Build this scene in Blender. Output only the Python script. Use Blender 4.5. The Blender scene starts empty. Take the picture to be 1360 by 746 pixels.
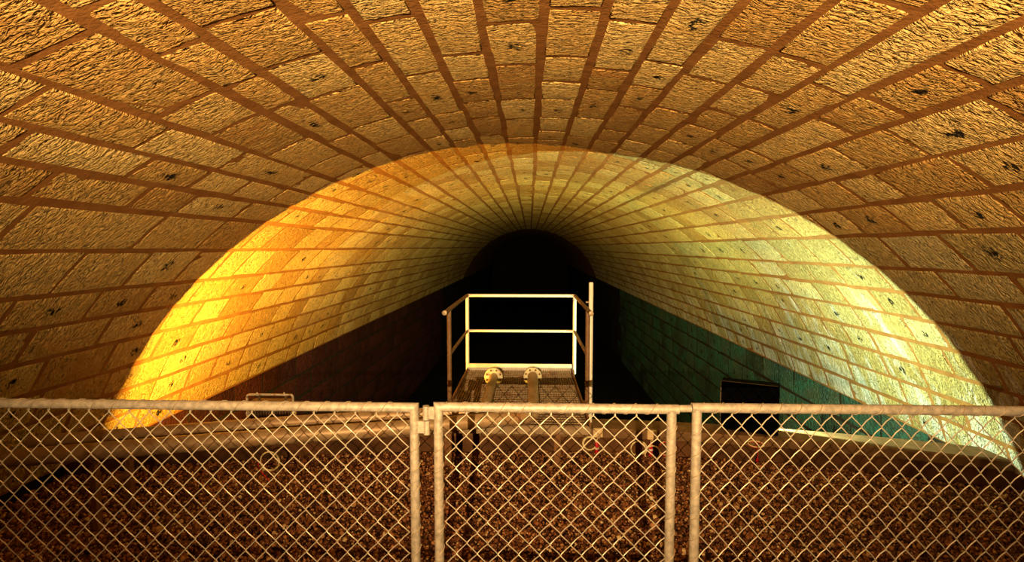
import bpy, math, random
import numpy as np
from math import sin, cos, pi, radians, sqrt, atan2

sc = bpy.context.scene
COL = sc.collection

# ------------------------------------------------------------------ camera, world, light, exposure
EYE = (0.0, 0.0, 2.15)
cam_d = bpy.data.cameras.new('camera')
cam_d.sensor_fit = 'HORIZONTAL'; cam_d.sensor_width = 36.0
cam_d.lens = 36.0 * 700.0 / 1360.0
cam_d.clip_start = 0.05; cam_d.clip_end = 200
cam = bpy.data.objects.new('camera', cam_d); COL.objects.link(cam)
cam.location = EYE
YAW, PITCH = radians(1.9596), radians(3.6782)
cam.rotation_euler = (pi / 2 - PITCH, 0, YAW)
sc.camera = cam

world = bpy.data.worlds.new('world'); sc.world = world
world.use_nodes = True
world.node_tree.nodes['Background'].inputs[0].default_value = (0.02, 0.02, 0.02, 1)
world.node_tree.nodes['Background'].inputs[1].default_value = 0.0
sc.view_settings.view_transform = 'Standard'
sc.view_settings.look = 'None'
sc.view_settings.exposure = 0.0
sc.view_settings.gamma = 1.0
sc.view_settings.use_curve_mapping = False


def spot(name, loc, direction, energy, color, size, blend, radius):
    d = bpy.data.lights.new(name, 'SPOT')
    d.energy = energy; d.color = color; d.spot_size = radians(size); d.spot_blend = blend
    d.shadow_soft_size = radius
    o = bpy.data.objects.new(name, d); COL.objects.link(o)
    o.location = loc
    from mathutils import Vector
    o.rotation_euler = Vector(direction).to_track_quat('-Z', 'Y').to_euler()
    return o


# work lamp on the visitors' side of the fence, behind the camera
spot('visitor_lamp', (-0.12, -1.8, 2.42), (0.03, 1.0, 0.22), 3650, (1.0, 0.62, 0.26), 90, 0.9, 0.005)
# the two floodlights standing on the parapet: a bare wide lamp plus the beam of its reflector
L_POS, L_DIR = (-2.62, 5.30, 0.50), (-0.20, 1.0, -0.027)
R_POS, R_DIR = (2.335, 5.575, 0.52), (0.50, 1.0, 0.087)
spot('left_flood_lamp', L_POS, L_DIR, 900, (1.0, 0.52, 0.06), 178, 0.0, 0.03)
spot('left_flood_beam', L_POS, (0.15, 1.0, 0.25), 1500, (1.0, 0.56, 0.09), 78, 1.0, 0.05)
spot('right_flood_lamp', R_POS, R_DIR, 470, (0.76, 1.0, 0.58), 178, 0.0, 0.03)
spot('right_flood_beam', R_POS, (-0.15, 1.0, 0.25), 1300, (0.86, 1.0, 0.30), 78, 1.0, 0.05)


# ------------------------------------------------------------------ node helpers and materials
class NT:
    def __init__(self, name):
        self.m = bpy.data.materials.new(name); self.m.use_nodes = True
        self.t = self.m.node_tree
        self.b = self.t.nodes['Principled BSDF']

    def n(self, typ, **kw):
        x = self.t.nodes.new(typ)
        for k, v in kw.items():
            setattr(x, k, v)
        return x

    def set(self, sock, v):
        if hasattr(v, 'is_output') or isinstance(v, bpy.types.NodeSocket):
            self.t.links.new(v, sock)
        else:
            sock.default_value = v

    def math(self, op, a, b=0.0, c=None, clamp=False):
        x = self.n('ShaderNodeMath', operation=op, use_clamp=clamp)
        self.set(x.inputs[0], a); self.set(x.inputs[1], b)
        if c is not None: self.set(x.inputs[2], c)
        return x.outputs[0]

    def noise(self, vec, scale, detail=3.0, rough=0.5, dist=0.0):
        x = self.n('ShaderNodeTexNoise')
        if vec is not None: self.set(x.inputs['Vector'], vec)
        x.inputs['Scale'].default_value = scale; x.inputs['Detail'].default_value = detail
        x.inputs['Roughness'].default_value = rough; x.inputs['Distortion'].default_value = dist
        return x.outputs['Fac']

    def ramp(self, fac, stops):
        x = self.n('ShaderNodeValToRGB')
        self.set(x.inputs[0], fac)
        e = x.color_ramp.elements
        while len(e) < len(stops): e.new(0.5)
        for i, (p, c) in enumerate(stops):
            e[i].position = p
            e[i].color = (c, c, c, 1) if isinstance(c, (int, float)) else (*c, 1)
        return x.outputs[0]

    def mix(self, fac, a, b, mode='MIX'):
        x = self.n('ShaderNodeMix', data_type='RGBA', blend_type=mode)
        self.set(x.inputs[0], fac)
        self.set(x.inputs[6], (*a, 1) if isinstance(a, tuple) and len(a) == 3 else a)
        self.set(x.inputs[7], (*b, 1) if isinstance(b, tuple) and len(b) == 3 else b)
        return x.outputs[2]

    def comb(self, x_, y_, z_):
        x = self.n('ShaderNodeCombineXYZ')
        self.set(x.inputs[0], x_); self.set(x.inputs[1], y_); self.set(x.inputs[2], z_)
        return x.outputs[0]

    def sep(self, v):
        x = self.n('ShaderNodeSeparateXYZ'); self.set(x.inputs[0], v)
        return x.outputs

    def attr(self, name):
        return self.n('ShaderNodeAttribute', attribute_name=name).outputs['Fac']

    def uv(self, name):
        return self.n('ShaderNodeUVMap', uv_map=name).outputs[0]

    def obj(self):
        return self.n('ShaderNodeTexCoord').outputs['Object']

    def pos(self):
        return self.n('ShaderNodeNewGeometry').outputs['Position']

    def bump(self, h, strength=1.0, distance=0.01):
        x = self.n('ShaderNodeBump')
        x.inputs['Strength'].default_value = strength; x.inputs['Distance'].default_value = distance
        self.set(x.inputs['Height'], h)
        self.t.links.new(x.outputs[0], self.b.inputs['Normal'])

    def out(self, color, rough=0.7, metal=0.0, spec=0.3):
        self.set(self.b.inputs['Base Color'], (*color, 1) if isinstance(color, tuple) and len(color) == 3 else color)
        self.set(self.b.inputs['Roughness'], rough)
        self.b.inputs['Metallic'].default_value = metal
        self.b.inputs['Specular IOR Level'].default_value = spec
        return self.m


def mat_stone(name, pale, tan, brown, rough_amt=1.0, mineral=0.0, algae=None, run=2.3):
    t = NT(name)
    rnd = t.attr('rnd')
    s, y, _ = t.sep(t.uv('metric'))
    v = t.comb(s, t.math('MULTIPLY', y, run), t.math('MULTIPLY', rnd, 37.0))
    n1 = t.noise(v, 4.5, 4.0, 0.6, 0.3)
    n2 = t.noise(v, 24.0, 2.0, 0.5, 0.4)
    n3 = t.noise(v, 11.0, 2.0, 0.5, 0.5)
    # rock-faced dressing: rounded scales parted by sharp creases running round the arch
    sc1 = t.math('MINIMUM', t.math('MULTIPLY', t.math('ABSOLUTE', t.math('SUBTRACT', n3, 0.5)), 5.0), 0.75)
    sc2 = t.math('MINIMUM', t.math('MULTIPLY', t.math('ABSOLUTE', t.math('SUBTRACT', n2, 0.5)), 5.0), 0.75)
    crease_shade = t.math('MAXIMUM', t.ramp(sc1, [(0.06, 1.0), (0.17, 0.0)]), t.ramp(sc2, [(0.05, 0.7), (0.15, 0.0)]))
    crease_shade = t.math('MULTIPLY', crease_shade, t.ramp(n1, [(0.40, 0.25), (0.58, 1.0)]))
    # lewis holes cut in the middle of some blocks
    u, w, _ = t.sep(t.uv('uv'))
    du = t.math('MULTIPLY', t.math('SUBTRACT', u, t.math('ADD', 0.40, t.math('MULTIPLY', rnd, 0.2))), 3.6)
    dw = t.math('MULTIPLY', t.math('SUBTRACT', w, 0.5), 6.5)
    dd = t.math('ADD', t.math('MULTIPLY', du, du), t.math('MULTIPLY', dw, dw))
    dd = t.math('ADD', dd, t.math('MULTIPLY', t.math('SUBTRACT', n2, 0.5), 2.6))
    has = t.math('GREATER_THAN', t.math('FRACT', t.math('MULTIPLY', rnd, 7.31)), 0.70)
    hole = t.math('MULTIPLY', t.ramp(dd, [(0.02, 1.0), (0.22, 0.0)]), has)
    tone = t.math('ADD', t.math('MULTIPLY', rnd, 0.46), t.math('MULTIPLY', n1, 0.78))
    col = t.ramp(tone, [(0.25, brown), (0.55, tan), (0.90, pale)])
    fine = t.noise(v, 60.0, 2.0, 0.6)
    col = t.mix(t.ramp(fine, [(0.35, 0.35), (0.6, 0.0)]), col, brown)
    if mineral > 0:
        vs = t.comb(t.math('MULTIPLY', s, 0.8), t.math('MULTIPLY', y, 3.2), 3.0)
        mn = t.noise(vs, 1.5, 5.0, 0.65, 0.6)
        mn = t.math('ADD', mn, t.math('MULTIPLY', t.math('SUBTRACT', s, 4.6), 0.10))
        col = t.mix(t.ramp(mn, [(0.52, 0.0), (0.66, 0.8)]), col, (0.80, 0.80, 0.74))
    if algae:
        an = t.noise(t.comb(s, t.math('MULTIPLY', y, 1.0), 9.0), 1.1, 4.0, 0.6, 0.5)
        col = t.mix(t.ramp(an, [(0.42, 0.0), (0.62, 0.8)]), col, algae)
    col = t.mix(t.math('MULTIPLY', crease_shade, 0.78), col, (0.05, 0.025, 0.01))  # shadow in the creases is painted into the base colour
    col = t.mix(hole, col, (0.010, 0.008, 0.006))
    h = t.math('ADD', t.math('MULTIPLY', sc1, 0.65), t.math('MULTIPLY', sc2, 0.30))
    h = t.math('ADD', h, t.math('MULTIPLY', n1, 0.5))
    h = t.math('SUBTRACT', h, t.math('MULTIPLY', hole, 0.6))
    t.bump(h, rough_amt, 0.042)
    return t.out(col, 0.85, 0, 0.15)


def mat_mortar(name, a, b, scale=6.0):
    t = NT(name)
    s, y, _ = t.sep(t.uv('metric'))
    v = t.comb(s, y, 0.0)
    n1 = t.noise(v, scale, 5.0, 0.6)
    n2 = t.noise(v, 45.0, 3.0, 0.6)
    t.bump(t.math('ADD', n1, t.math('MULTIPLY', n2, 0.4)), 0.6, 0.015)
    return t.out(t.mix(t.ramp(n1, [(0.3, 0.0), (0.7, 1.0)]), a, b), 0.9, 0, 0.1)


def mat_simple(name, color, rough=0.5, metal=0.0, var=0.25, scale=30.0, bump=0.0, spec=0.4, dark=None, rust=None):
    t = NT(name)
    p = t.obj()
    n1 = t.noise(p, scale, 4.0, 0.6)
    d = dark or tuple(c * (1 - var) for c in color)
    col = t.mix(t.ramp(n1, [(0.35, 0.0), (0.65, 1.0)]), d, color)
    if rust:
        n2 = t.noise(p, scale * 0.35, 5.0, 0.65)
        col = t.mix(t.ramp(n2, [(0.50, 0.0), (0.64, 0.85)]), col, rust)
    if bump: t.bump(t.noise(p, scale * 2, 3.0, 0.6), 0.6, bump)
    return t.out(col, rough, metal, spec)


M = {}
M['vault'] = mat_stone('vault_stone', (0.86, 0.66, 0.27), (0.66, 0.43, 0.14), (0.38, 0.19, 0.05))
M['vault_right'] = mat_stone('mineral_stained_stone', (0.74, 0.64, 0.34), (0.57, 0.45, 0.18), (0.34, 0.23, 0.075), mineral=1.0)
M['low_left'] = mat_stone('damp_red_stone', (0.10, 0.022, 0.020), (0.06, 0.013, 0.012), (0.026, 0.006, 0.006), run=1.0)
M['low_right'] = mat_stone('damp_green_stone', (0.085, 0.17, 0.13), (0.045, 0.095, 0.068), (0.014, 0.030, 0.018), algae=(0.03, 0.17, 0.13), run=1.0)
M['mortar'] = mat_mortar('ochre_mortar', (0.19, 0.080, 0.022), (0.29, 0.135, 0.042))
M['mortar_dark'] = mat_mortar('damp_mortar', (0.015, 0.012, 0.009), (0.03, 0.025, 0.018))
M['galv'] = mat_simple('galvanised_tube', (0.33, 0.295, 0.24), 0.5, 0.2, 0.40, 45, 0.0012)
M['wire'] = mat_simple('galvanised_wire', (0.40, 0.36, 0.28), 0.45, 0.25, 0.25, 20)
M['lace'] = mat_simple('dull_tie_wire', (0.30, 0.24, 0.16), 0.6, 0.2, 0.3, 20)
M['pipe'] = mat_simple('weathered_steel_pipe', (0.42, 0.29, 0.16), 0.45, 0.2, 0.3, 9, 0.002, rust=(0.30, 0.16, 0.06))
M['flange'] = mat_simple('pale_painted_flange', (0.66, 0.64, 0.42), 0.5, 0.0, 0.2, 40, 0.001, rust=(0.35, 0.17, 0.05))
M['rust'] = mat_simple('rusty_steel', (0.26, 0.12, 0.045), 0.8, 0.1, 0.4, 40, 0.002)
M['rail'] = mat_simple('galvanised_rail', (0.36, 0.29, 0.20), 0.45, 0.15, 0.25, 25, 0.001)
M['brown'] = mat_simple('shaded_brown_rail', (0.20, 0.115, 0.055), 0.55, 0.1, 0.35, 30, 0.001, rust=(0.15, 0.065, 0.025))  # side rails and front posts: lack of floodlight put into this brown
M['white'] = mat_simple('floodlit_white_rail', (0.80, 0.77, 0.70), 0.4, 0.0, 0.10, 12)  # back rails, back posts and pole: floodlight brightness put into the colour
M['grating'] = mat_simple('steel_grating', (0.34, 0.25, 0.15), 0.6, 0.2, 0.35, 12, 0.001, rust=(0.16, 0.07, 0.03))
M['toe'] = mat_simple('pale_toe_plate', (0.60, 0.56, 0.48), 0.5, 0.1, 0.2, 10)
M['concrete'] = mat_simple('stained_concrete', (0.15, 0.068, 0.028), 0.85, 0, 0.55, 3.5, 0.006, 0.15)
M['coping'] = mat_simple('coping_concrete', (0.22, 0.125, 0.055), 0.8, 0, 0.4, 5, 0.004, 0.2)
M['slab'] = mat_simple('walkway_concrete', (0.16, 0.14, 0.11), 0.85, 0, 0.3, 3, 0.004, 0.2)
M['soil'] = mat_simple('dark_grit', (0.045, 0.022, 0.010), 0.95, 0, 0.5, 14, 0.01, 0.1)
M['water'] = mat_simple('channel_bed', (0.012, 0.012, 0.012), 0.7, 0, 0.4, 2, 0.0, 0.1)
M['black'] = mat_simple('black_lamp_housing', (0.0012, 0.0012, 0.0014), 0.8, 0, 0.3, 10, 0, 0.02)
M['heat'] = mat_simple('brown_heat_sink', (0.22, 0.14, 0.075), 0.5, 0.3, 0.3, 20, 0, 0.3)
M['yoke'] = mat_simple('bare_steel_yoke', (0.80, 0.74, 0.64), 0.35, 0.3, 0.15, 30)
M['reflect'] = mat_simple('lamp_reflector', (0.75, 0.75, 0.72), 0.25, 0.8, 0.1, 10)
M['glass'] = mat_simple('dull_lamp_glass', (0.30, 0.30, 0.28), 0.1, 0, 0.1, 5, 0, 0.5)
M['red'] = mat_simple('red_plastic', (0.62, 0.015, 0.03), 0.4, 0, 0.15, 20)
M['beige'] = mat_simple('beige_plastic', (0.80, 0.60, 0.33), 0.5, 0, 0.15, 20)
M['cable'] = mat_simple('pale_cable', (0.90, 0.78, 0.42), 0.5, 0, 0.15, 20)
M['redcable'] = mat_simple('red_cable', (0.55, 0.02, 0.03), 0.5, 0, 0.2, 20)
M['label'] = mat_simple('white_band', (0.75, 0.66, 0.52), 0.5, 0, 0.05, 20)


def mat_gravel():
    t = NT('gravel_stones')
    g = t.n('ShaderNodeNewGeometry')
    r = g.outputs['Random Per Island']
    col = t.ramp(r, [(0.0, (0.045, 0.014, 0.007)), (0.35, (0.13, 0.045, 0.018)), (0.75, (0.30, 0.12, 0.042)),
                     (0.93, (0.48, 0.25, 0.10)), (1.0, (0.72, 0.56, 0.30))])
    return t.out(col, 0.75, 0, 0.3)


M['gravel'] = mat_gravel()


# ------------------------------------------------------------------ mesh helpers
class MB:
    def __init__(self):
        self.v = []; self.f = []

    def add(self, v, f):
        o = len(self.v)
        self.v += [tuple(p) for p in v]
        self.f += [tuple(i + o for i in q) for q in f]
        return self

    def box(self, c, s, bevel=0.0, rz=0.0):
        hx, hy, hz = s[0] / 2, s[1] / 2, s[2] / 2
        b = min(bevel, hx * .9, hy * .9, hz * .9)
        cr, sr = cos(rz), sin(rz)
        def T(x, y, z): return (c[0] + x * cr - y * sr, c[1] + x * sr + y * cr, c[2] + z)
        if b <= 0:
            v = [T(x, y, z) for x in (-hx, hx) for y in (-hy, hy) for z in (-hz, hz)]
            return self.add(v, [(0, 1, 3, 2), (4, 6, 7, 5), (0, 4, 5, 1), (2, 3, 7, 6), (0, 2, 6, 4), (1, 5, 7, 3)])
        rings = []
        for z, d in ((-hz, b), (-hz + b, 0), (hz - b, 0), (hz, b)):
            X, Y = hx - d, hy - d
            k = b if d == 0 else b * .6
            rings.append([T(x, y, z) for x, y in ((-X + k, -Y), (X - k, -Y), (X, -Y + k), (X, Y - k), (X - k, Y), (-X + k, Y), (-X, Y - k), (-X, -Y + k))])
        v = sum(rings, []); f = []
        for i in range(3):
            for j in range(8):
                f.append((i * 8 + j, i * 8 + (j + 1) % 8, i * 8 + 8 + (j + 1) % 8, i * 8 + 8 + j))
        f.append(tuple(range(7, -1, -1))); f.append(tuple(range(24, 32)))
        return self.add(v, f)

    def tube(self, pts, r, n=8, cap=True, closed=False, shear0=None, shear1=None):
        P = [np.array(p, float) for p in pts]
        k = len(P); T = []
        for i in range(k):
            if closed: d = P[(i + 1) % k] - P[i - 1]
            else: d = P[min(i + 1, k - 1)] - P[max(i - 1, 0)]
            T.append(d / (np.linalg.norm(d) + 1e-12))
        ref = np.array([0, 0, 1.0]) if abs(T[0][2]) < .9 else np.array([1.0, 0, 0])
        N = np.cross(T[0], ref); N /= np.linalg.norm(N)
        v = []
        for i in range(k):
            N = N - T[i] * (N @ T[i]); N /= np.linalg.norm(N)
            B = np.cross(T[i], N)
            rr = r[i] if isinstance(r, (list, tuple)) else r
            for j in range(n):
                a = 2 * pi * (j + .5) / n
                off = (N * cos(a) + B * sin(a)) * rr
                p = P[i] + off
                if i == 0 and shear0 is not None: p = p + T[i] * (off @ np.array(shear0))
                if i == k - 1 and shear1 is not None: p = p + T[i] * (off @ np.array(shear1))
                v.append(p)
        f = []
        for i in range(k if closed else k - 1):
            i2 = (i + 1) % k
            for j in range(n):
                f.append((i * n + j, i * n + (j + 1) % n, i2 * n + (j + 1) % n, i2 * n + j))
        if cap and not closed:
            f.append(tuple(range(n - 1, -1, -1))); f.append(tuple((k - 1) * n + j for j in range(n)))
        return self.add(v, f)

    def lathe(self, p, axis, prof, n=20):
        """prof: (distance along axis, radius) pairs"""
        a = np.array(axis, float); a /= np.linalg.norm(a)
        ref = np.array([0, 0, 1.0]) if abs(a[2]) < .9 else np.array([1.0, 0, 0])
        N = np.cross(a, ref); N /= np.linalg.norm(N); B = np.cross(a, N)
        v = []
        for d, r in prof:
            for j in range(n):
                t = 2 * pi * j / n
                v.append(np.array(p) + a * d + (N * cos(t) + B * sin(t)) * r)
        f = []
        for i in range(len(prof) - 1):
            for j in range(n):
                f.append((i * n + j, i * n + (j + 1) % n, (i + 1) * n + (j + 1) % n, (i + 1) * n + j))
        f.append(tuple(range(n - 1, -1, -1))); f.append(tuple((len(prof) - 1) * n + j for j in range(n)))
        return self.add(v, f)

    def mesh(self, name, m, smooth=False):
        me = bpy.data.meshes.new(name)
        me.from_pydata(self.v, [], self.f); me.materials.append(m)
        if smooth:
            me.polygons.foreach_set('use_smooth', [True] * len(me.polygons))
            me.set_sharp_from_angle(angle=radians(40))
        me.update()
        return me

    def build(self, name, m, parent=None, smooth=False, loc=None):
        o = bpy.data.objects.new(name, self.mesh(name, m, smooth)); COL.objects.link(o)
        if loc is not None: o.location = loc
        if parent: o.parent = parent
        return o


def tag(o, label=None, cat=None, group=None, kind=None):
    if label: o['label'] = label
    if cat: o['category'] = cat
    if group: o['group'] = group
    if kind: o['kind'] = kind
    return o


def thing(name, label, cat, loc=(0, 0, 0), group=None):
    o = bpy.data.objects.new(name, None); COL.objects.link(o)
    o.location = loc; o.empty_display_size = 0.1
    return tag(o, label, cat, group)


def bend(p0, p1, p2, r, n=7):
    """points of a fillet of radius r at corner p1"""
    p0, p1, p2 = (np.array(p, float) for p in (p0, p1, p2))
    a = p0 - p1; a /= np.linalg.norm(a); b = p2 - p1; b /= np.linalg.norm(b)
    th = math.acos(float(np.clip(a @ b, -1, 1)))
    d = r / math.tan(th / 2)
    c = p1 + (a + b) / np.linalg.norm(a + b) * (r / sin(th / 2))
    s, e = p1 + a * d - c, p1 + b * d - c
    w = math.acos(float(np.clip(s @ e / (r * r), -1, 1)))
    return [c + (s * sin(w * (1 - i / n)) + e * sin(w * i / n)) / sin(w) for i in range(n + 1)]


# ------------------------------------------------------------------ the vault: mortar shells carrying every stone block
R, ZC = 4.55, 2.15 - 0.747 * 4.55
A_SPR = 72.7
JL = [-72.7, -68.7, -64.7, -60.8, -56.3, -52.0, -47.8, -42.3, -36.8, -33.2, -29.9, -26.3, -21.4, -18.3, -13.5, -10.4, -6.9, -3.2]
JR = [0.8, 4.7, 8.3, 11.7, 15.6, 19.3, 22.6, 26.3, 30.7, 35.2, 39.8, 45.2, 49.1, 53.3, 57.3, 61.3, 65.2, 69.0, 72.7]
JOINTS = JL + JR
Y_NEAR, Y_FAR = 0.7, 34.0


def vp(a, y, d=0.0):
    a = radians(a)
    return ((R + d) * sin(a), y, ZC + (R + d) * cos(a))


CY, SY, CP, SP = cos(YAW), sin(YAW), cos(PITCH), sin(PITCH)


def frame_xy(p):
    x, y, z = p[0] - EYE[0], p[1] - EYE[1], p[2] - EYE[2]
    dx, dy = x * CY + y * SY, -x * SY + y * CY
    depth = dy * CP - z * SP; up = dy * SP + z * CP
    if depth < 0.05: return None
    return 680 + 700 * dx / depth, 373 - 700 * up / depth


def share(corners):
    q = [frame_xy(c) for c in corners]
    if any(c is None for c in q): return 0.0
    w = min(max(c[0] for c in q), 1360) - max(min(c[0] for c in q), 0)
    h = min(max(c[1] for c in q), 746) - max(min(c[1] for c in q), 0)
    return w * h if w > 0 and h > 0 else 0.0


def attach(me, metric, uv, rnd, vrnd=None):
    """corner UVs from per-vertex lists, plus the per-block random number"""
    li = np.empty(len(me.loops), dtype=np.int32); me.loops.foreach_get('vertex_index', li)
    for nm, data in (('metric', metric), ('uv', uv)):
        l = me.uv_layers.new(name=nm)
        l.data.foreach_set('uv', np.asarray(data, dtype=np.float32)[li].ravel())
    at = me.attributes.new('rnd', 'FLOAT', 'POINT')
    at.data.foreach_set('value', np.full(len(me.vertices), rnd, dtype=np.float32) if vrnd is None else np.asarray(vrnd, dtype=np.float32))


def block_geo(P, s0, s1, y0, y1, rng, nu, nv, jl=0.019, jc=0.014, rough=0.005):
    """P(s, y, d): point at arc length s, depth y, d outwards. Returns verts, faces, metric, uv"""
    v, me_, uv = [], [], []
    # outline corners wander a little
    cs = [[rng.uniform(-.010, .010) for _ in range(2)] for _ in range(4)]
    proud = rng.uniform(-.002, .003)

    def pt(u, w, inset, d):
        S0, S1, Y0, Y1 = s0 + jl + inset, s1 - jl - inset, y0 + jc + inset, y1 - jc - inset
        k = [(1 - u) * (1 - w), u * (1 - w), u * w, (1 - u) * w]
        s = S0 + (S1 - S0) * u + sum(k[i] * cs[i][0] for i in range(4))
        y = Y0 + (Y1 - Y0) * w + sum(k[i] * cs[i][1] for i in range(4))
        v.append(P(s, y, d)); me_.append((s, y)); uv.append((u, w))

    for j in range(nv + 1):
        for i in range(nu + 1):
            edge = i in (0, nu) or j in (0, nv)
            d = -proud + rng.uniform(-rough, rough) * (.5 if edge else 1) + (.003 if edge else -.004)
            pt(i / nu, j / nv, .012, d)
    f = []
    W = nu + 1
    for j in range(nv):
        for i in range(nu):
            a = j * W + i
            f.append((a, a + 1, a + W + 1, a + W))
    per = [i for i in range(nu)] + [nu + W * j for j in range(nv)] + [nv * W + nu - i for i in range(nu)] + [(nv - j) * W for j in range(nv)]
    # the arris has its own vertices, so that the face keeps its own shading
    n = len(per)
    o = len(v)
    for a in per:
        v.append(v[a]); me_.append(me_[a]); uv.append(uv[a])
    for a in per:
        pt(uv[a][0], uv[a][1], rng.uniform(-.005, .007), 0.009)
    for q in range(n):
        f.append((o + q, o + n + q, o + n + (q + 1) % n, o + (q + 1) % n))
    return v, f, me_, uv


def block_object(name, v, f, metric, uv, rnd, m, parent):
    c = np.mean(np.array(v), axis=0)
    me = bpy.data.meshes.new(name)
    me.from_pydata([tuple(np.array(p) - c) for p in v], [], f); me.materials.append(m)
    attach(me, metric, uv, rnd)
    me.polygons.foreach_set('use_smooth', [True] * len(f))
    o = bpy.data.objects.new(name, me); COL.objects.link(o)
    o.location = c; o.parent = parent
    return o


def shell(name, P, s0, s1, y0, y1, d, m, ns, ny):
    v, metric = [], []
    for j in range(ny + 1):
        y = y0 + (y1 - y0) * (j / ny)
        for i in range(ns + 1):
            s = s0 + (s1 - s0) * i / ns
            v.append(P(s, y, d)); metric.append((s, y))
    W = ns + 1
    f = [(j * W + i, j * W + i + 1, (j + 1) * W + i + 1, (j + 1) * W + i) for j in range(ny) for i in range(ns)]
    # an outer skin gives the masonry its thickness
    o = len(v); n0 = len(v)
    for k in range(n0):
        v.append(P(metric[k][0], metric[k][1], d + .45))
    metric = metric + metric
    f += [tuple(o + i for i in reversed(q)) for q in f]
    for j in range(ny):
        for i in (0, ns):
            a, b = j * W + i, (j + 1) * W + i
            f.append((a, b, o + b, o + a))
    me = bpy.data.meshes.new(name)
    me.from_pydata(v, [], f); me.materials.append(m)
    li = np.empty(len(me.loops), dtype=np.int32); me.loops.foreach_get('vertex_index', li)
    l = me.uv_layers.new(name='metric')
    l.data.foreach_set('uv', np.asarray(metric, dtype=np.float32)[li].ravel())
    me.polygons.foreach_set('use_smooth', [True] * len(me.polygons))
    me.set_sharp_from_angle(angle=radians(30))
    ob = bpy.data.objects.new(name, me); COL.objects.link(ob)
    return tag(ob, kind='structure')


def lay(parent, P, courses, y0, y1, m, rng, lmin, lmax, limit=300, fine=(4, 3), coarse=(2, 2)):
    """lay blocks along each course; the ones that show largest become parts, the rest one joined part"""
    cells = []
    for (s0, s1) in courses:
        y = y0 - rng.uniform(0, lmax)
        while y < y1:
            L = rng.uniform(lmin, lmax)
            if rng.random() < .12: L *= 1.45
            yy = y + L
            cells.append((share([P(s, q, 0) for s in (s0, s1) for q in (y, yy)]), s0, s1, y, yy))
            y = yy
    cells.sort(key=lambda c: -c[0])
    V, F, ME, UV, RN = [], [], [], [], []
    for i, (a, s0, s1, ya, yb) in enumerate(cells):
        rnd = rng.random()
        if i < limit and a > 60:
            v, f, me_, uv = block_geo(P, s0, s1, ya, yb, rng, *fine)
            block_object('stone_block', v, f, me_, uv, rnd, m, parent)
        else:
            v, f, me_, uv = block_geo(P, s0, s1, ya, yb, rng, *coarse)
            o = len(V)
            V += v; F += [tuple(k + o for k in q) for q in f]; ME += me_; UV += uv; RN += [rnd] * len(v)
    if V:
        me = bpy.data.meshes.new('distant_stone_blocks')
        me.from_pydata([tuple(p) for p in V], [], F); me.materials.append(m)
        attach(me, ME, UV, 0, RN)
        o = bpy.data.objects.new('distant_stone_blocks', me); COL.objects.link(o); o.parent = parent
        tag(o, kind='stuff')


def PV(s, y, d):
    return vp(math.degrees(s / R), y, d)


def arc(a): return radians(a) * R


rng = random.Random(11)
SPLIT_L, SPLIT_R = -42.3, 39.8
for nm, lo, hi, m in (('ceiling', SPLIT_L, SPLIT_R, 'vault'), ('wall_left', -A_SPR, SPLIT_L, 'vault'), ('wall_right', SPLIT_R, A_SPR, 'vault_right')):
    sh = shell(nm, PV, arc(lo), arc(hi), -3.0, 62.0, 0.007, M['mortar'], 26 if nm == 'ceiling' else 12, 40)
    js = [a for a in JOINTS if lo - .01 <= a <= hi + .01]
    courses = [(arc(js[i]), arc(js[i + 1])) for i in range(len(js) - 1)]
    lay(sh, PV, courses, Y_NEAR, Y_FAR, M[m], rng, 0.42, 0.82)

# lower side walls of the channel, set back under the springing
XL = R * sin(radians(A_SPR)) + 0.10
ZS = ZC + R * cos(radians(A_SPR))
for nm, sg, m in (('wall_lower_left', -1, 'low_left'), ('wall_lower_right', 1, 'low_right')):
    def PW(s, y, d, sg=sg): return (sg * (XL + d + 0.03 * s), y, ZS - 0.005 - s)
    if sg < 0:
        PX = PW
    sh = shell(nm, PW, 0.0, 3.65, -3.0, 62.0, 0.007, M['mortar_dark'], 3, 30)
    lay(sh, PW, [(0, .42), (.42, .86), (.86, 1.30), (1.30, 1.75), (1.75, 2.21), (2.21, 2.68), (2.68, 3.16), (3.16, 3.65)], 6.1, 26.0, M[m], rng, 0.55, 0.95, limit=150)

b = MB(); b.box((0, 34, -3.62), (9.4, 57, 0.2)); tag(b.build('floor_channel', M['water']), kind='structure')
b = MB(); b.box((0, 62.2, 0.0), (9.6, 0.3, 7.4)); tag(b.build('wall_end', M['water']), kind='structure')

# pit floor, visitors' walkway slab, curved parapet
b = MB(); b.box((0, 3.7, -0.15), (8.86, 3.5, 0.26)); tag(b.build('floor_pit', M['soil']), kind='structure')
b = MB(); b.box((0, -0.48, 0.30), (8.3, 5.0, 0.60), 0.01); tag(b.build('floor_walkway', M['slab']), kind='structure')


def parapet_y(x): return 5.48 - x * x / 25.3


def curved_bar(xa, xb, n, prof, name, m, parent=None):
    """prof: closed list of (offset in depth, height) round the section"""
    v, f = [], []
    k = len(prof)
    for i in range(n + 1):
        x = xa + (xb - xa) * i / n
        for dy, z in prof: v.append((x, parapet_y(x) + dy, z))
    for i in range(n):
        for j in range(k):
            f.append((i * k + j, i * k + (j + 1) % k, (i + 1) * k + (j + 1) % k, (i + 1) * k + j))
    f.append(tuple(range(k))); f.append(tuple(n * k + j for j in range(k - 1, -1, -1)))
    bb = MB(); bb.add(v, f)
    return bb.build(name, m, parent)


par = curved_bar(-4.42, 4.42, 50, [(0.02, -3.5), (0.02, 0.155), (0.30, 0.155), (0.30, -3.5)], 'trim_1', M['concrete'])
tag(par, kind='structure')
curved_bar(-4.42, 4.42, 50, [(-0.012, 0.155), (-0.012, 0.235), (0.0, 0.25), (0.31, 0.25), (0.32, 0.235), (0.32, 0.155)], 'coping', M['coping'], par)

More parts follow.
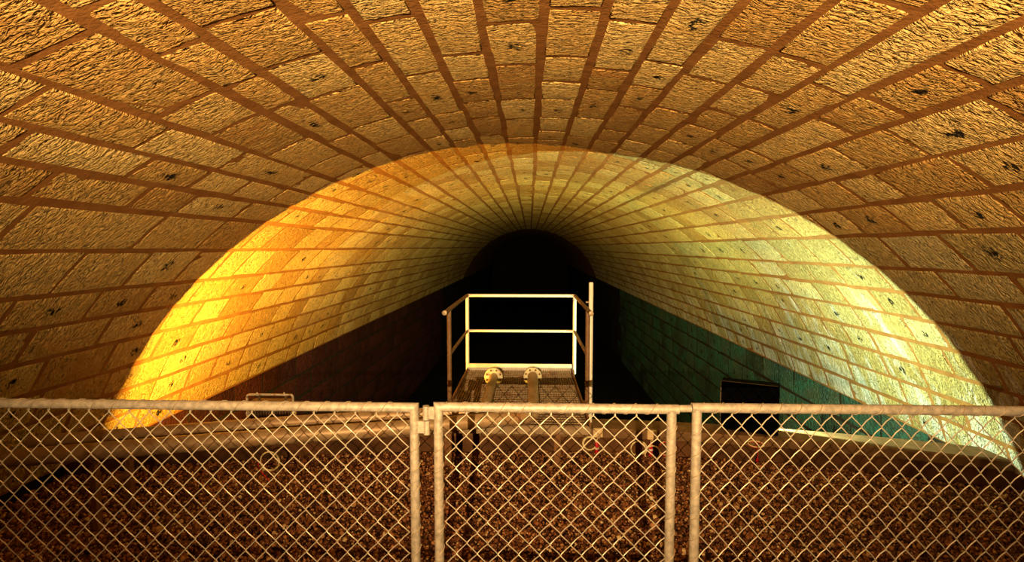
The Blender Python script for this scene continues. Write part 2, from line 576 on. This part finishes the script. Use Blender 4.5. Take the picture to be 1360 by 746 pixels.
# ------------------------------------------------------------------ gravel in the pit
nr = np.random.RandomState(4)
NG = 76000
phi = (1 + 5 ** .5) / 2
ico_v = np.array([(-1, phi, 0), (1, phi, 0), (-1, -phi, 0), (1, -phi, 0), (0, -1, phi), (0, 1, phi), (0, -1, -phi), (0, 1, -phi),
                  (phi, 0, -1), (phi, 0, 1), (-phi, 0, -1), (-phi, 0, 1)]) / sqrt(1 + phi * phi)
ico_f = np.array([(0, 11, 5), (0, 5, 1), (0, 1, 7), (0, 7, 10), (0, 10, 11), (1, 5, 9), (5, 11, 4), (11, 10, 2), (10, 7, 6), (7, 1, 8),
                  (3, 9, 4), (3, 4, 2), (3, 2, 6), (3, 6, 8), (3, 8, 9), (4, 9, 5), (2, 4, 11), (6, 2, 10), (8, 6, 7), (9, 8, 1)])
gx = nr.uniform(-4.38, 4.38, NG)
gy = 2.9 + (parapet_y(gx) - 0.03 - 2.9) * nr.uniform(0, 1, NG)
rad = np.clip(nr.lognormal(math.log(0.0088), 0.33, NG), 0.0045, 0.024)
gz = -0.02 + rad * 0.75 + nr.uniform(0, 0.012, NG) + 0.012 * np.sin(gx * 2.1) * np.cos(gy * 3.3)
ax = nr.uniform(0.65, 1.25, (NG, 3)) * rad[:, None]
th = nr.uniform(0, 2 * pi, NG); tl = nr.uniform(-.6, .6, NG)
base = ico_v[None] * (1 + nr.uniform(-.22, .22, (NG, 12, 1)))
p = base * ax[:, None, :]
y2 = p[..., 1] * np.cos(tl)[:, None] - p[..., 2] * np.sin(tl)[:, None]
z2 = p[..., 1] * np.sin(tl)[:, None] + p[..., 2] * np.cos(tl)[:, None]
x3 = p[..., 0] * np.cos(th)[:, None] - y2 * np.sin(th)[:, None]
y3 = p[..., 0] * np.sin(th)[:, None] + y2 * np.cos(th)[:, None]
pts = np.stack([x3 + gx[:, None], y3 + gy[:, None], z2 + gz[:, None]], -1).reshape(-1, 3)
fc = (ico_f[None] + (np.arange(NG) * 12)[:, None, None]).reshape(-1, 3)
me = bpy.data.meshes.new('gravel')
me.vertices.add(len(pts)); me.vertices.foreach_set('co', pts.astype(np.float32).ravel())
me.loops.add(fc.size); me.loops.foreach_set('vertex_index', fc.astype(np.int32).ravel())
me.polygons.add(len(fc)); me.polygons.foreach_set('loop_start', np.arange(0, fc.size, 3, dtype=np.int32))
me.update(calc_edges=True); me.validate()
me.materials.append(M['gravel'])
o = bpy.data.objects.new('gravel', me); COL.objects.link(o)
tag(o, 'loose brown gravel covering the pit floor behind the fence', 'gravel', kind='stuff')

# ------------------------------------------------------------------ chain link fence
FY = 2.0            # depth of the fence
RR = 0.0185         # tube radius
HZ = 0.0432         # half height of a diamond


def fence_panel(name, label, x0, x1, zr, node, w, miter0, miter1, post0=True, post1=True, over0=0.0, over1=0.0, last=None):
    t = thing(name, label, 'fence', ((x0 + x1) / 2, FY, 0.6), 'chain link panels of the guard fence')
    off = np.array([(x0 + x1) / 2, FY, 0.6])

    def B(mb, nm, m, smooth=True):
        mb.v = [tuple(np.array(q) - off) for q in mb.v]
        return mb.build(nm, m, t, smooth)
    zb = 0.70
    mb = MB().tube([(x0 - over0, FY, zr), (x0 + .05, FY, zr), (x1 - .05, FY, zr), (x1 + over1, FY, zr)], RR, 14,
                   shear0=(0, 0, -1) if miter0 else None, shear1=(0, 0, 1) if miter1 else None)
    B(mb, 'top_rail', M['galv'])
    for x, on, mit, sx in ((x0, post0, miter0, -1), (x1, post1, miter1, 1)):
        if not on: continue
        mb = MB().tube([(x, FY, 0.602), (x, FY, zr - .08), (x, FY, zr if mit else zr - .006)], RR, 14, shear1=(sx, 0, 0) if mit else None)
        B(mb, 'post', M['galv'])
        mb = MB()
        pts = []
        turns = (zr - .05 - .72) / .083
        k = int(turns * 10)
        for i in range(k):
            a = i / 10 * 2 * pi
            pts.append((x + cos(a) * (RR + .0017), FY + sin(a) * (RR + .0017), .72 + .083 * i / 10))
        mb.tube(pts, .0016, 4); B(mb, 'lacing_wire', M['lace'])
    mb = MB().tube([(x0 + RR * .9, FY, zb), (x1 - RR * .9, FY, zb)], RR * .9, 12); B(mb, 'bottom_rail', M['galv'])
    # tie wire wound along the rail
    pts = []
    L = x1 - x0 - .06; k = int(L / (2 * w) * 10)
    for i in range(k):
        a = i / 10 * 2 * pi + .6
        pts.append((x0 + .03 + 2 * w * i / 10, FY + sin(a) * (RR + .0017), zr + cos(a) * (RR + .0017)))
    mb = MB().tube(pts, .0016, 4); B(mb, 'lacing_wire', M['lace'])
    # woven wires; each is a zigzag, and neighbours hook at the knuckles
    i0 = math.ceil((x0 + RR * .3 - node) / w); i1 = math.floor((x1 - RR * .3 - node) / w)
    zt = zr - RR - .008
    n = int((zt - zb - .005) / HZ)
    shared = {}
    jr = random.Random(int(abs(x0) * 1000))
    for i in range(i0, i1):
        xm = node + (i + .5) * w
        par_ = i % 2
        key = par_ * 3 + jr.randrange(3)
        if key not in shared:
            mb = MB(); pts = []
            vr = random.Random(key + int(abs(x0) * 1000))
            for k in range(n + 1):
                s = 1 if (k + par_) % 2 == 1 else -1      # even wires start at their left node
                xx = s * (w / 2 + .0016); z = -k * HZ
                jx, jz = vr.uniform(-.0010, .0010), vr.uniform(-.0012, .0012)
                hook = .0032 * s
                if k > 0: pts.append((xx + jx - s * .004, -.0022 if s > 0 else .0022, z + .0042 + jz))
                else: pts.append((xx - s * .001, .003 * s, z + .006))
                pts.append((xx + jx, hook * .2, z + jz))
                if k < n: pts.append((xx + jx - s * .004, .0022 if s > 0 else -.0022, z - .0042 + jz))
                if k < n:
                    pts.append((0.0 + vr.uniform(-.0008, .0008), (.004 if s > 0 else -.004), z - HZ / 2 + .0010))
            mb.tube(pts, .0021, 5)
            shared[key] = mb.mesh('mesh_wire', M['wire'], True)
        o = bpy.data.objects.new('mesh_wire', shared[key]); COL.objects.link(o)
        o.parent = t; o.location = (xm - off[0], 0, zt - off[2])
    return t, off


t1, off1 = fence_panel('fence_gate', 'chain link gate on the left with two hinge knuckles at its right post', -2.30, -0.449, 1.528, -0.516, 0.0412, True, True)
hg = MB()
hz = 1.452
hg.tube([(-.400, FY - .004, hz - .028), (-.400, FY - .004, hz + .026)], .0125, 12)
hg.box((-.421, FY - .004, hz), (.034, .012, .050), .003)
hg.v = [tuple(np.array(q) - off1) for q in hg.v]; hg.build('hinge_knuckle', M['galv'], t1, True)
t2, off2 = fence_panel('guard_fence', 'chain link panel in the middle, in front of the railed platform', -0.355, 0.543, 1.5315, 0.0, 0.0409, True, False, over1=.026)
hg = MB()
hz = 1.508
hg.tube([(-.402, FY - .004, hz - .026), (-.402, FY - .004, hz + .028)], .0125, 12)
hg.box((-.384, FY - .004, hz), (.034, .012, .050), .003)
hg.v = [tuple(np.array(q) - off2) for q in hg.v]; hg.build('hinge_knuckle', M['galv'], t2, True)
t3, off3 = fence_panel('guard_fence', 'chain link panel on the right, in front of the black floodlight', 0.638, 2.32, 1.5385, 0.696, 0.0373, False, False, over0=.02, over1=.02)
cn = MB().tube([(.571, FY, 1.534), (.616, FY, 1.535)], .0140, 12)
cn.v = [tuple(np.array(q) - off3) for q in cn.v]; cn.build('connecting_pipe', M['galv'], t3, True)

# ------------------------------------------------------------------ railed platform over the parapet
PX0, PX1, PY0, PY1, PZ = -0.83, 0.55, 4.80, 7.02, 0.50
pl = thing('access_platform', 'railed steel grating platform at the tunnel mouth under two pipes', 'platform', (-.14, 5.6, 0))
po = np.array([-.14, 5.6, 0])


def PB(mb, nm, m, smooth=False):
    mb.v = [tuple(np.array(q) - po) for q in mb.v]
    return mb.build(nm, m, pl, smooth)


g = MB()
nb = 46
for i in range(nb + 1):
    x = PX0 + .02 + (PX1 - PX0 - .04) * i / nb
    g.box((x, (PY0 + PY1) / 2, PZ - .018), (.006, PY1 - PY0 - .02, .034))
nc = 30
for i in range(nc + 1):
    y = PY0 + .03 + (PY1 - PY0 - .06) * i / nc
    g.box(((PX0 + PX1) / 2, y, PZ - .012), (PX1 - PX0 - .02, .008, .012))
tag(PB(g, 'grating', M['grating']), kind='stuff')
g = MB(); g.box(((PX0 + PX1) / 2, (PY0 + PY1) / 2, PZ - .060), (PX1 - PX0 - .02, PY1 - PY0 - .04, .02)); PB(g, 'under_plate', M['rust'])
for x in (PX0 - .008, PX1 + .008):
    g = MB(); g.box((x, (PY0 + PY1) / 2, PZ - .03), (.016, PY1 - PY0, .11), .003); PB(g, 'side_channel', M['rust'])
g = MB(); g.box(((PX0 + PX1) / 2, PY0 - .008, PZ - .04), (PX1 - PX0 + .03, .016, .08), .003); PB(g, 'front_channel', M['grating'])
g = MB(); g.box(((PX0 + PX1) / 2, PY1 + .008, PZ + .015), (PX1 - PX0 + .03, .014, .13), .003); PB(g, 'toe_plate', M['toe'])
for y in (5.05, 5.62, 6.4):
    g = MB(); g.box(((PX0 + PX1) / 2, y, PZ - .11), (PX1 - PX0 - .02, .06, .08), .004); PB(g, 'cross_beam', M['rust'])
for x in (PX0 + .03, .27):
    g = MB(); g.box((x, 5.05, (PZ - .15) / 2 + .005), (.07, .06, PZ - .15), .006); PB(g, 'leg', M['rust'])
    g = MB(); g.box((x, 5.62, .25 + (PZ - .15 - .25) / 2), (.07, .06, PZ - .15 - .25), .004); PB(g, 'leg', M['rust'])
    g = MB(); g.box((x, 6.4, (PZ - .15 - 3.52) / 2), (.07, .06, PZ - .15 + 3.52), .006); PB(g, 'leg', M['rust'])
# railing
XLr, XRr, YB, YF = -.845, .600, 7.06, 5.45
ZT, ZM = 1.488, 1.020


def rail_bar(a, b_, nm, s=.021):
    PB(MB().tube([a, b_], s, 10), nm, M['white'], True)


for x in (XLr, XRr):
    for y in (YB, YF):
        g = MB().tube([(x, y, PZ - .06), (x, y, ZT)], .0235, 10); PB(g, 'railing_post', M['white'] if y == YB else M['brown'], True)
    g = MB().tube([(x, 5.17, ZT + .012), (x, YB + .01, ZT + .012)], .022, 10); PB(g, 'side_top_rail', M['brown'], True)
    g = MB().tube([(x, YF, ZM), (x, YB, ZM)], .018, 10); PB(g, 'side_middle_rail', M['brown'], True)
    g = MB().lathe((x, 5.165, ZT + .012), (0, 1, 0), [(-.012, .014), (-.008, .025), (.012, .025)], 10); PB(g, 'rail_end_cap', M['rail'], True)
    for y in (5.62, YB - .02):
        g = MB(); g.box((x + (.018 if x < 0 else -.02), y - .05, PZ - .03), (.03, .10, .06), .003); PB(g, 'post_bracket', M['rust'])
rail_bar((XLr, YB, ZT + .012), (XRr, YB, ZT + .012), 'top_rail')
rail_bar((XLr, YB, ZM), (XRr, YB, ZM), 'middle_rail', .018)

# white pole clamped to the railing
pole = thing('pole', 'thin white pole standing upright at the right front corner of the platform railing', 'pole', (.655, 5.66, .25))
g = MB().lathe((0, 0, 0), (0, 0, 1), [(0, .024), (1.515, .024), (1.524, .018)], 12); g.build('shaft', M['white'], pole, True)
for z in (1.31, .33):
    g = MB().tube([(-.055, 0, z), (-.02, 0, z)], .009, 8); g.build('clamp_rod', M['rail'], pole, True)

# ------------------------------------------------------------------ two pipes with bolted flanges


def pipe(label, run, xe, ye, yfl, PR=0.066):
    t = thing('water_pipe', label, 'pipe', (run[0][0], run[0][1], .61), 'pipes crossing behind the fence')
    off = np.array([run[0][0], run[0][1], .61])

    def B(mb, nm, m, smooth=True, parent=None):
        mb.v = [tuple(np.array(q) - off) for q in mb.v]
        return mb.build(nm, m, parent or t, smooth)
    corner = (xe, ye, .61)
    el = bend((*run[-1], .61), corner, (xe, yfl, .61), .20, 9)
    pts = [(*q, .61) for q in run] + [tuple(el[0])]
    B(MB().tube(pts, PR, 20), 'pipe_run', M['pipe'])
    B(MB().tube([tuple(q) for q in el], PR * 1.03, 20), 'elbow', M['pipe'])
    d = np.array(el[0]) - np.array((*run[-1], .61)); d /= np.linalg.norm(d)
    B(MB().lathe(np.array(el[0]) - d * .006, d, [(-.006, PR), (0, PR + .005), (.010, PR + .005), (.016, PR)], 20), 'weld_seam', M['rust'])
    B(MB().tube([tuple(el[-1]), (xe, yfl, .61)], PR * .93, 20), 'pipe_end', M['pipe'])
    fl = B(MB().lathe((xe, yfl - .022, .61), (0, 1, 0), [(0, PR + .004), (0, .104), (.004, .109), (.018, .109), (.022, .104)], 28), 'flange', M['flange'])
    B(MB().lathe((xe, yfl + .003, .61), (0, 1, 0), [(0, .100), (.004, .109), (.020, .109), (.024, .1), (.05, .075), (.10, .066)], 28), 'back_flange', M['rust'])
    for k in range(8):
        a = 2 * pi * (k + .5) / 8
        q = (xe + cos(a) * .087, yfl - .036, .61 + sin(a) * .087)
        B(MB().lathe(q, (0, 1, 0), [(0, .010), (.002, .0125), (.014, .0125)], 6), 'bolt', M['rust'], False, fl)
    # elbow going down behind the flange through the deck
    e2 = bend((xe, yfl + .09, .61), (xe, yfl + .20, .61), (xe, yfl + .20, .50), .09, 6)
    B(MB().tube([(xe, yfl + .09, .61)] + [tuple(q) for q in e2] + [(xe, yfl + .20, .505)], PR * .9, 16), 'down_elbow', M['rust'])
    return t


pipe('long steel pipe nearest the fence, turning onto the right of the platform', [(-3.95, 3.58), (-2.835, 3.922), (-1.88, 4.186), (-1.05, 4.385), (-.55, 4.545)], .035, 4.72, 6.22)
pipe('steel pipe farther from the fence, turning onto the left of the platform', [(-3.95, 3.94), (-3.04, 4.218), (-2.119, 4.487), (-1.131, 4.735)], -.43, 4.86, 6.18, 0.055)


def pipe_stand(x, y0, y1, label):
    t = thing('pipe_stand', label, 'support', (x, (y0 + y1) / 2, 0), 'stands under the pipes')
    rz = radians(15)
    for y, PS in ((y0, .066), (y1, .055)):
        MB().box((0, y - (y0 + y1) / 2, .255), (.05, .05, .51), .004).build('stand_leg', M['rust'], t)
        # saddle under the pipe
        v = []
        k = MB()
        pts = [(cos(a) * (PS + .008), sin(a) * (PS + .008)) for a in np.linspace(pi * 1.08, pi * 1.92, 8)]
        for dx in (-.025, .025):
            for px_, pz in pts: v.append((dx, y - (y0 + y1) / 2 + px_, .61 + pz))
            for px_, pz in pts: v.append((dx, y - (y0 + y1) / 2 + px_ * 1.12, .61 + pz * 1.12 - .004))
        f = []
        for s_ in range(7):
            f += [(s_, s_ + 1, 16 + s_ + 1, 16 + s_), (8 + s_ + 1, 8 + s_, 24 + s_, 24 + s_ + 1), (s_ + 1, s_, 8 + s_, 8 + s_ + 1), (16 + s_, 17 + s_, 25 + s_, 24 + s_)]
        k.add(v, f); k.build('saddle', M['rust'], t)
    MB().box((0, 0, .30), (.04, y1 - y0, .04), .003).build('tie_bar', M['rust'], t)


pipe_stand(-3.30, 3.79, 4.13, 'rusty pipe stand under the two pipes at the far left')

# ------------------------------------------------------------------ floodlights on the parapet
fl = thing('floodlight', 'square black floodlight seen from behind on the right end of the parapet', 'floodlight', (2.275, 5.44, .25))
w2, h2, dp = .27, .25, .20
zc = .265
g = MB()
g.box((0, -.085, zc), (.54, .03, .50), .008)
g.build('housing_back', M['black'], fl)
for nm, c, s in (('side_panel', (-.262, .0, zc), (.016, .16, .50)), ('side_panel', (.262, .0, zc), (.016, .16, .50)),
                 ('top_panel', (0, .0, zc + .242), (.508, .16, .016)), ('bottom_panel', (0, .0, zc - .242), (.508, .16, .016))):
    MB().box(c, s, .002).build(nm, M['black'], fl)
MB().box((0, -.060, zc), (.49, .012, .45), .004).build('reflector', M['reflect'], fl)
MB().box((0, .035, zc), (.505, .006, .466)).build('lens', M['glass'], fl)
MB().tube([(-.262, -.104, zc - .245), (-.272, -.104, zc - .24), (-.274, -.104, zc + .24), (-.262, -.104, zc + .254), (.255, -.104, zc + .254)], .0035, 6).build('edge_trim', M['lace'], fl, True)
MB().box((0, 0, .016), (.30, .12, .03), .004).build('base', M['black'], fl)

fl.rotation_euler = (0, 0, -radians(24))

fl = thing('floodlight', 'small finned brown floodlight with a bare steel yoke above the left pipes', 'floodlight', (-2.63, 5.24, .25))
MB().box((0, -.02, .21), (.42, .10, .27), .01).build('housing', M['heat'], fl)
for i in range(15):
    MB().box((-.196 + .028 * i, -.087, .21), (.010, .036, .25), .002).build('cooling_fin', M['heat'], fl)
MB().box((0, .040, .21), (.38, .012, .23), .002).build('lens', M['glass'], fl)
yk = [(-.245, -.06, .12), (-.245, -.06, .36)] + [tuple(q) for q in bend((-.245, -.06, .3), (-.245, -.06, .405), (0, -.06, .405), .03, 5)] + \
     [tuple(q) for q in bend((0, -.06, .405), (.225, -.06, .405), (.235, -.06, .30), .02, 5)] + [(.250, -.06, .10)]
MB().tube(yk, .0105, 8).build('yoke', M['yoke'], fl, True)
for x in (-.232, .232):
    MB().lathe((x, -.06, .21), (1, 0, 0), [(-.022, .020), (.022, .020)], 10).build('pivot_bolt', M['yoke'], fl, True)
for x in (-.14, .14):
    MB().lathe((x, -.06, .395), (0, 0, 1), [(0, .008), (.034, .008)], 8).build('cable_gland', M['yoke'], fl, True)
    MB().box((x, -.02, .365), (.02, .03, .06), .003).build('hanger', M['heat'], fl)
MB().box((0, -.02, .045), (.10, .08, .085), .004).build('base', M['rust'], fl)


# ------------------------------------------------------------------ socket boxes, coiled cables and red plugs along the parapet
def socket_box(x, label):
    y = parapet_y(x) - .012
    t = thing('socket_box', label, 'box', (x, y - .025, .215), 'socket boxes on the parapet')
    MB().box((0, 0, 0), (.10, .046, .092), .006).build('casing', M['beige'], t)
    MB().box((0, -.025, .004), (.086, .008, .058), .003).build('lid', M['beige'], t)
    MB().lathe((.01, -.002, -.058), (0, 0, 1), [(0, .010), (.014, .012)], 10).build('cable_entry', M['beige'], t, True)


socket_box(.712, 'beige socket box on the parapet just right of the platform')
socket_box(1.262, 'beige socket box on the parapet left of the middle panel\'s right post')


def coil(x, y, z, r, label, tilt=0.0, flat=False, turns=3, red=False, seed=1, grp='cable coils along the parapet'):
    t = thing('cable_coil', label, 'cable', (x, y, z), grp)
    q = random.Random(seed)
    for k in range(turns):
        rr = r * q.uniform(.95, 1.05); ox, oy = q.uniform(-.005, .005), .006 * k - .006
        pts = []
        for i in range(28):
            a = 2 * pi * i / 28
            if flat: pts.append((ox + cos(a) * rr, sin(a) * rr * .9, oy + .10 * sin(a) * rr))
            else: pts.append((ox + cos(a) * rr, oy + tilt * cos(a) * rr, sin(a) * rr))
        MB().tube(pts, .0058, 6, closed=True).build('loop', M['redcable'] if red and k == 0 else M['cable'], t, True)
    return t


coil(.625, 5.40, .110, .068, 'pale cable coil below the first socket box, beside the red plug', seed=1, turns=2)
coil(1.125, 5.37, .072, .078, 'pale cable coil left of the overlapping pair near the second socket box', seed=2, turns=2)
coil(1.255, 5.32, .046, .078, 'pale cable coil hanging lowest, around the second red plug', seed=3, turns=2)
coil(1.405, 5.36, .078, .074, 'cable coil with a red turn, half hidden behind the fence post', seed=4, red=True, turns=3)
coil(2.235, 5.185, .205, .072, 'reddish cable loop draped over the parapet below the black floodlight', flat=True, seed=5, red=True, turns=2)
coil(-2.36, 4.60, .21, .085, 'pale cable loop hanging under the left pipes', seed=6, turns=2)


def plug(x, y, z, label):
    t = thing('plug', label, 'plug', (x, y, z), 'red plugs hanging at the parapet')
    MB().lathe((0, 0, -.068), (0, 0, 1), [(0, .017), (.004, .021), (.060, .021), (.062, .0225), (.082, .0225), (.084, .020), (.125, .019), (.145, .010)], 14).build('body', M['red'], t, True)
    MB().lathe((0, 0, -.004), (0, 0, 1), [(0, .0232), (.020, .0232)], 14).build('white_band', M['label'], t, True)
    MB().tube([(0, 0, .075), (.004, .01, .10), (.010, .03, .118)], .004, 6).build('cord', M['cable'], t, True)


plug(.700, 5.40, .055, 'red plug hanging under the first socket box beside the platform')
plug(1.250, 5.365, .060, 'red plug hanging inside the lowest cable coil')
t = thing('cord', 'thin red cord hanging down the parapet below the black floodlight', 'cable', (2.25, 5.20, .19))
MB().tube([(-.01, -.012, .02), (-.002, -.02, -.03), (.012, -.02, -.08), (.008, -.02, -.13)], .004, 6).build('strand', M['redcable'], t, True)
MB().lathe((.008, -.02, -.165), (0, 0, 1), [(0, .010), (.004, .013), (.034, .012), (.044, .005)], 10).build('red_end', M['red'], t, True)
t = thing('cord', 'short red cord hanging below the left pipes across a cable loop', 'cable', (-2.40, 4.58, .15))
MB().tube([(-.06, 0, .05), (-.055, 0, .0), (-.02, 0, -.05), (.03, -.005, -.10), (.045, -.005, -.125)], .0055, 6).build('strand', M['redcable'], t, True)
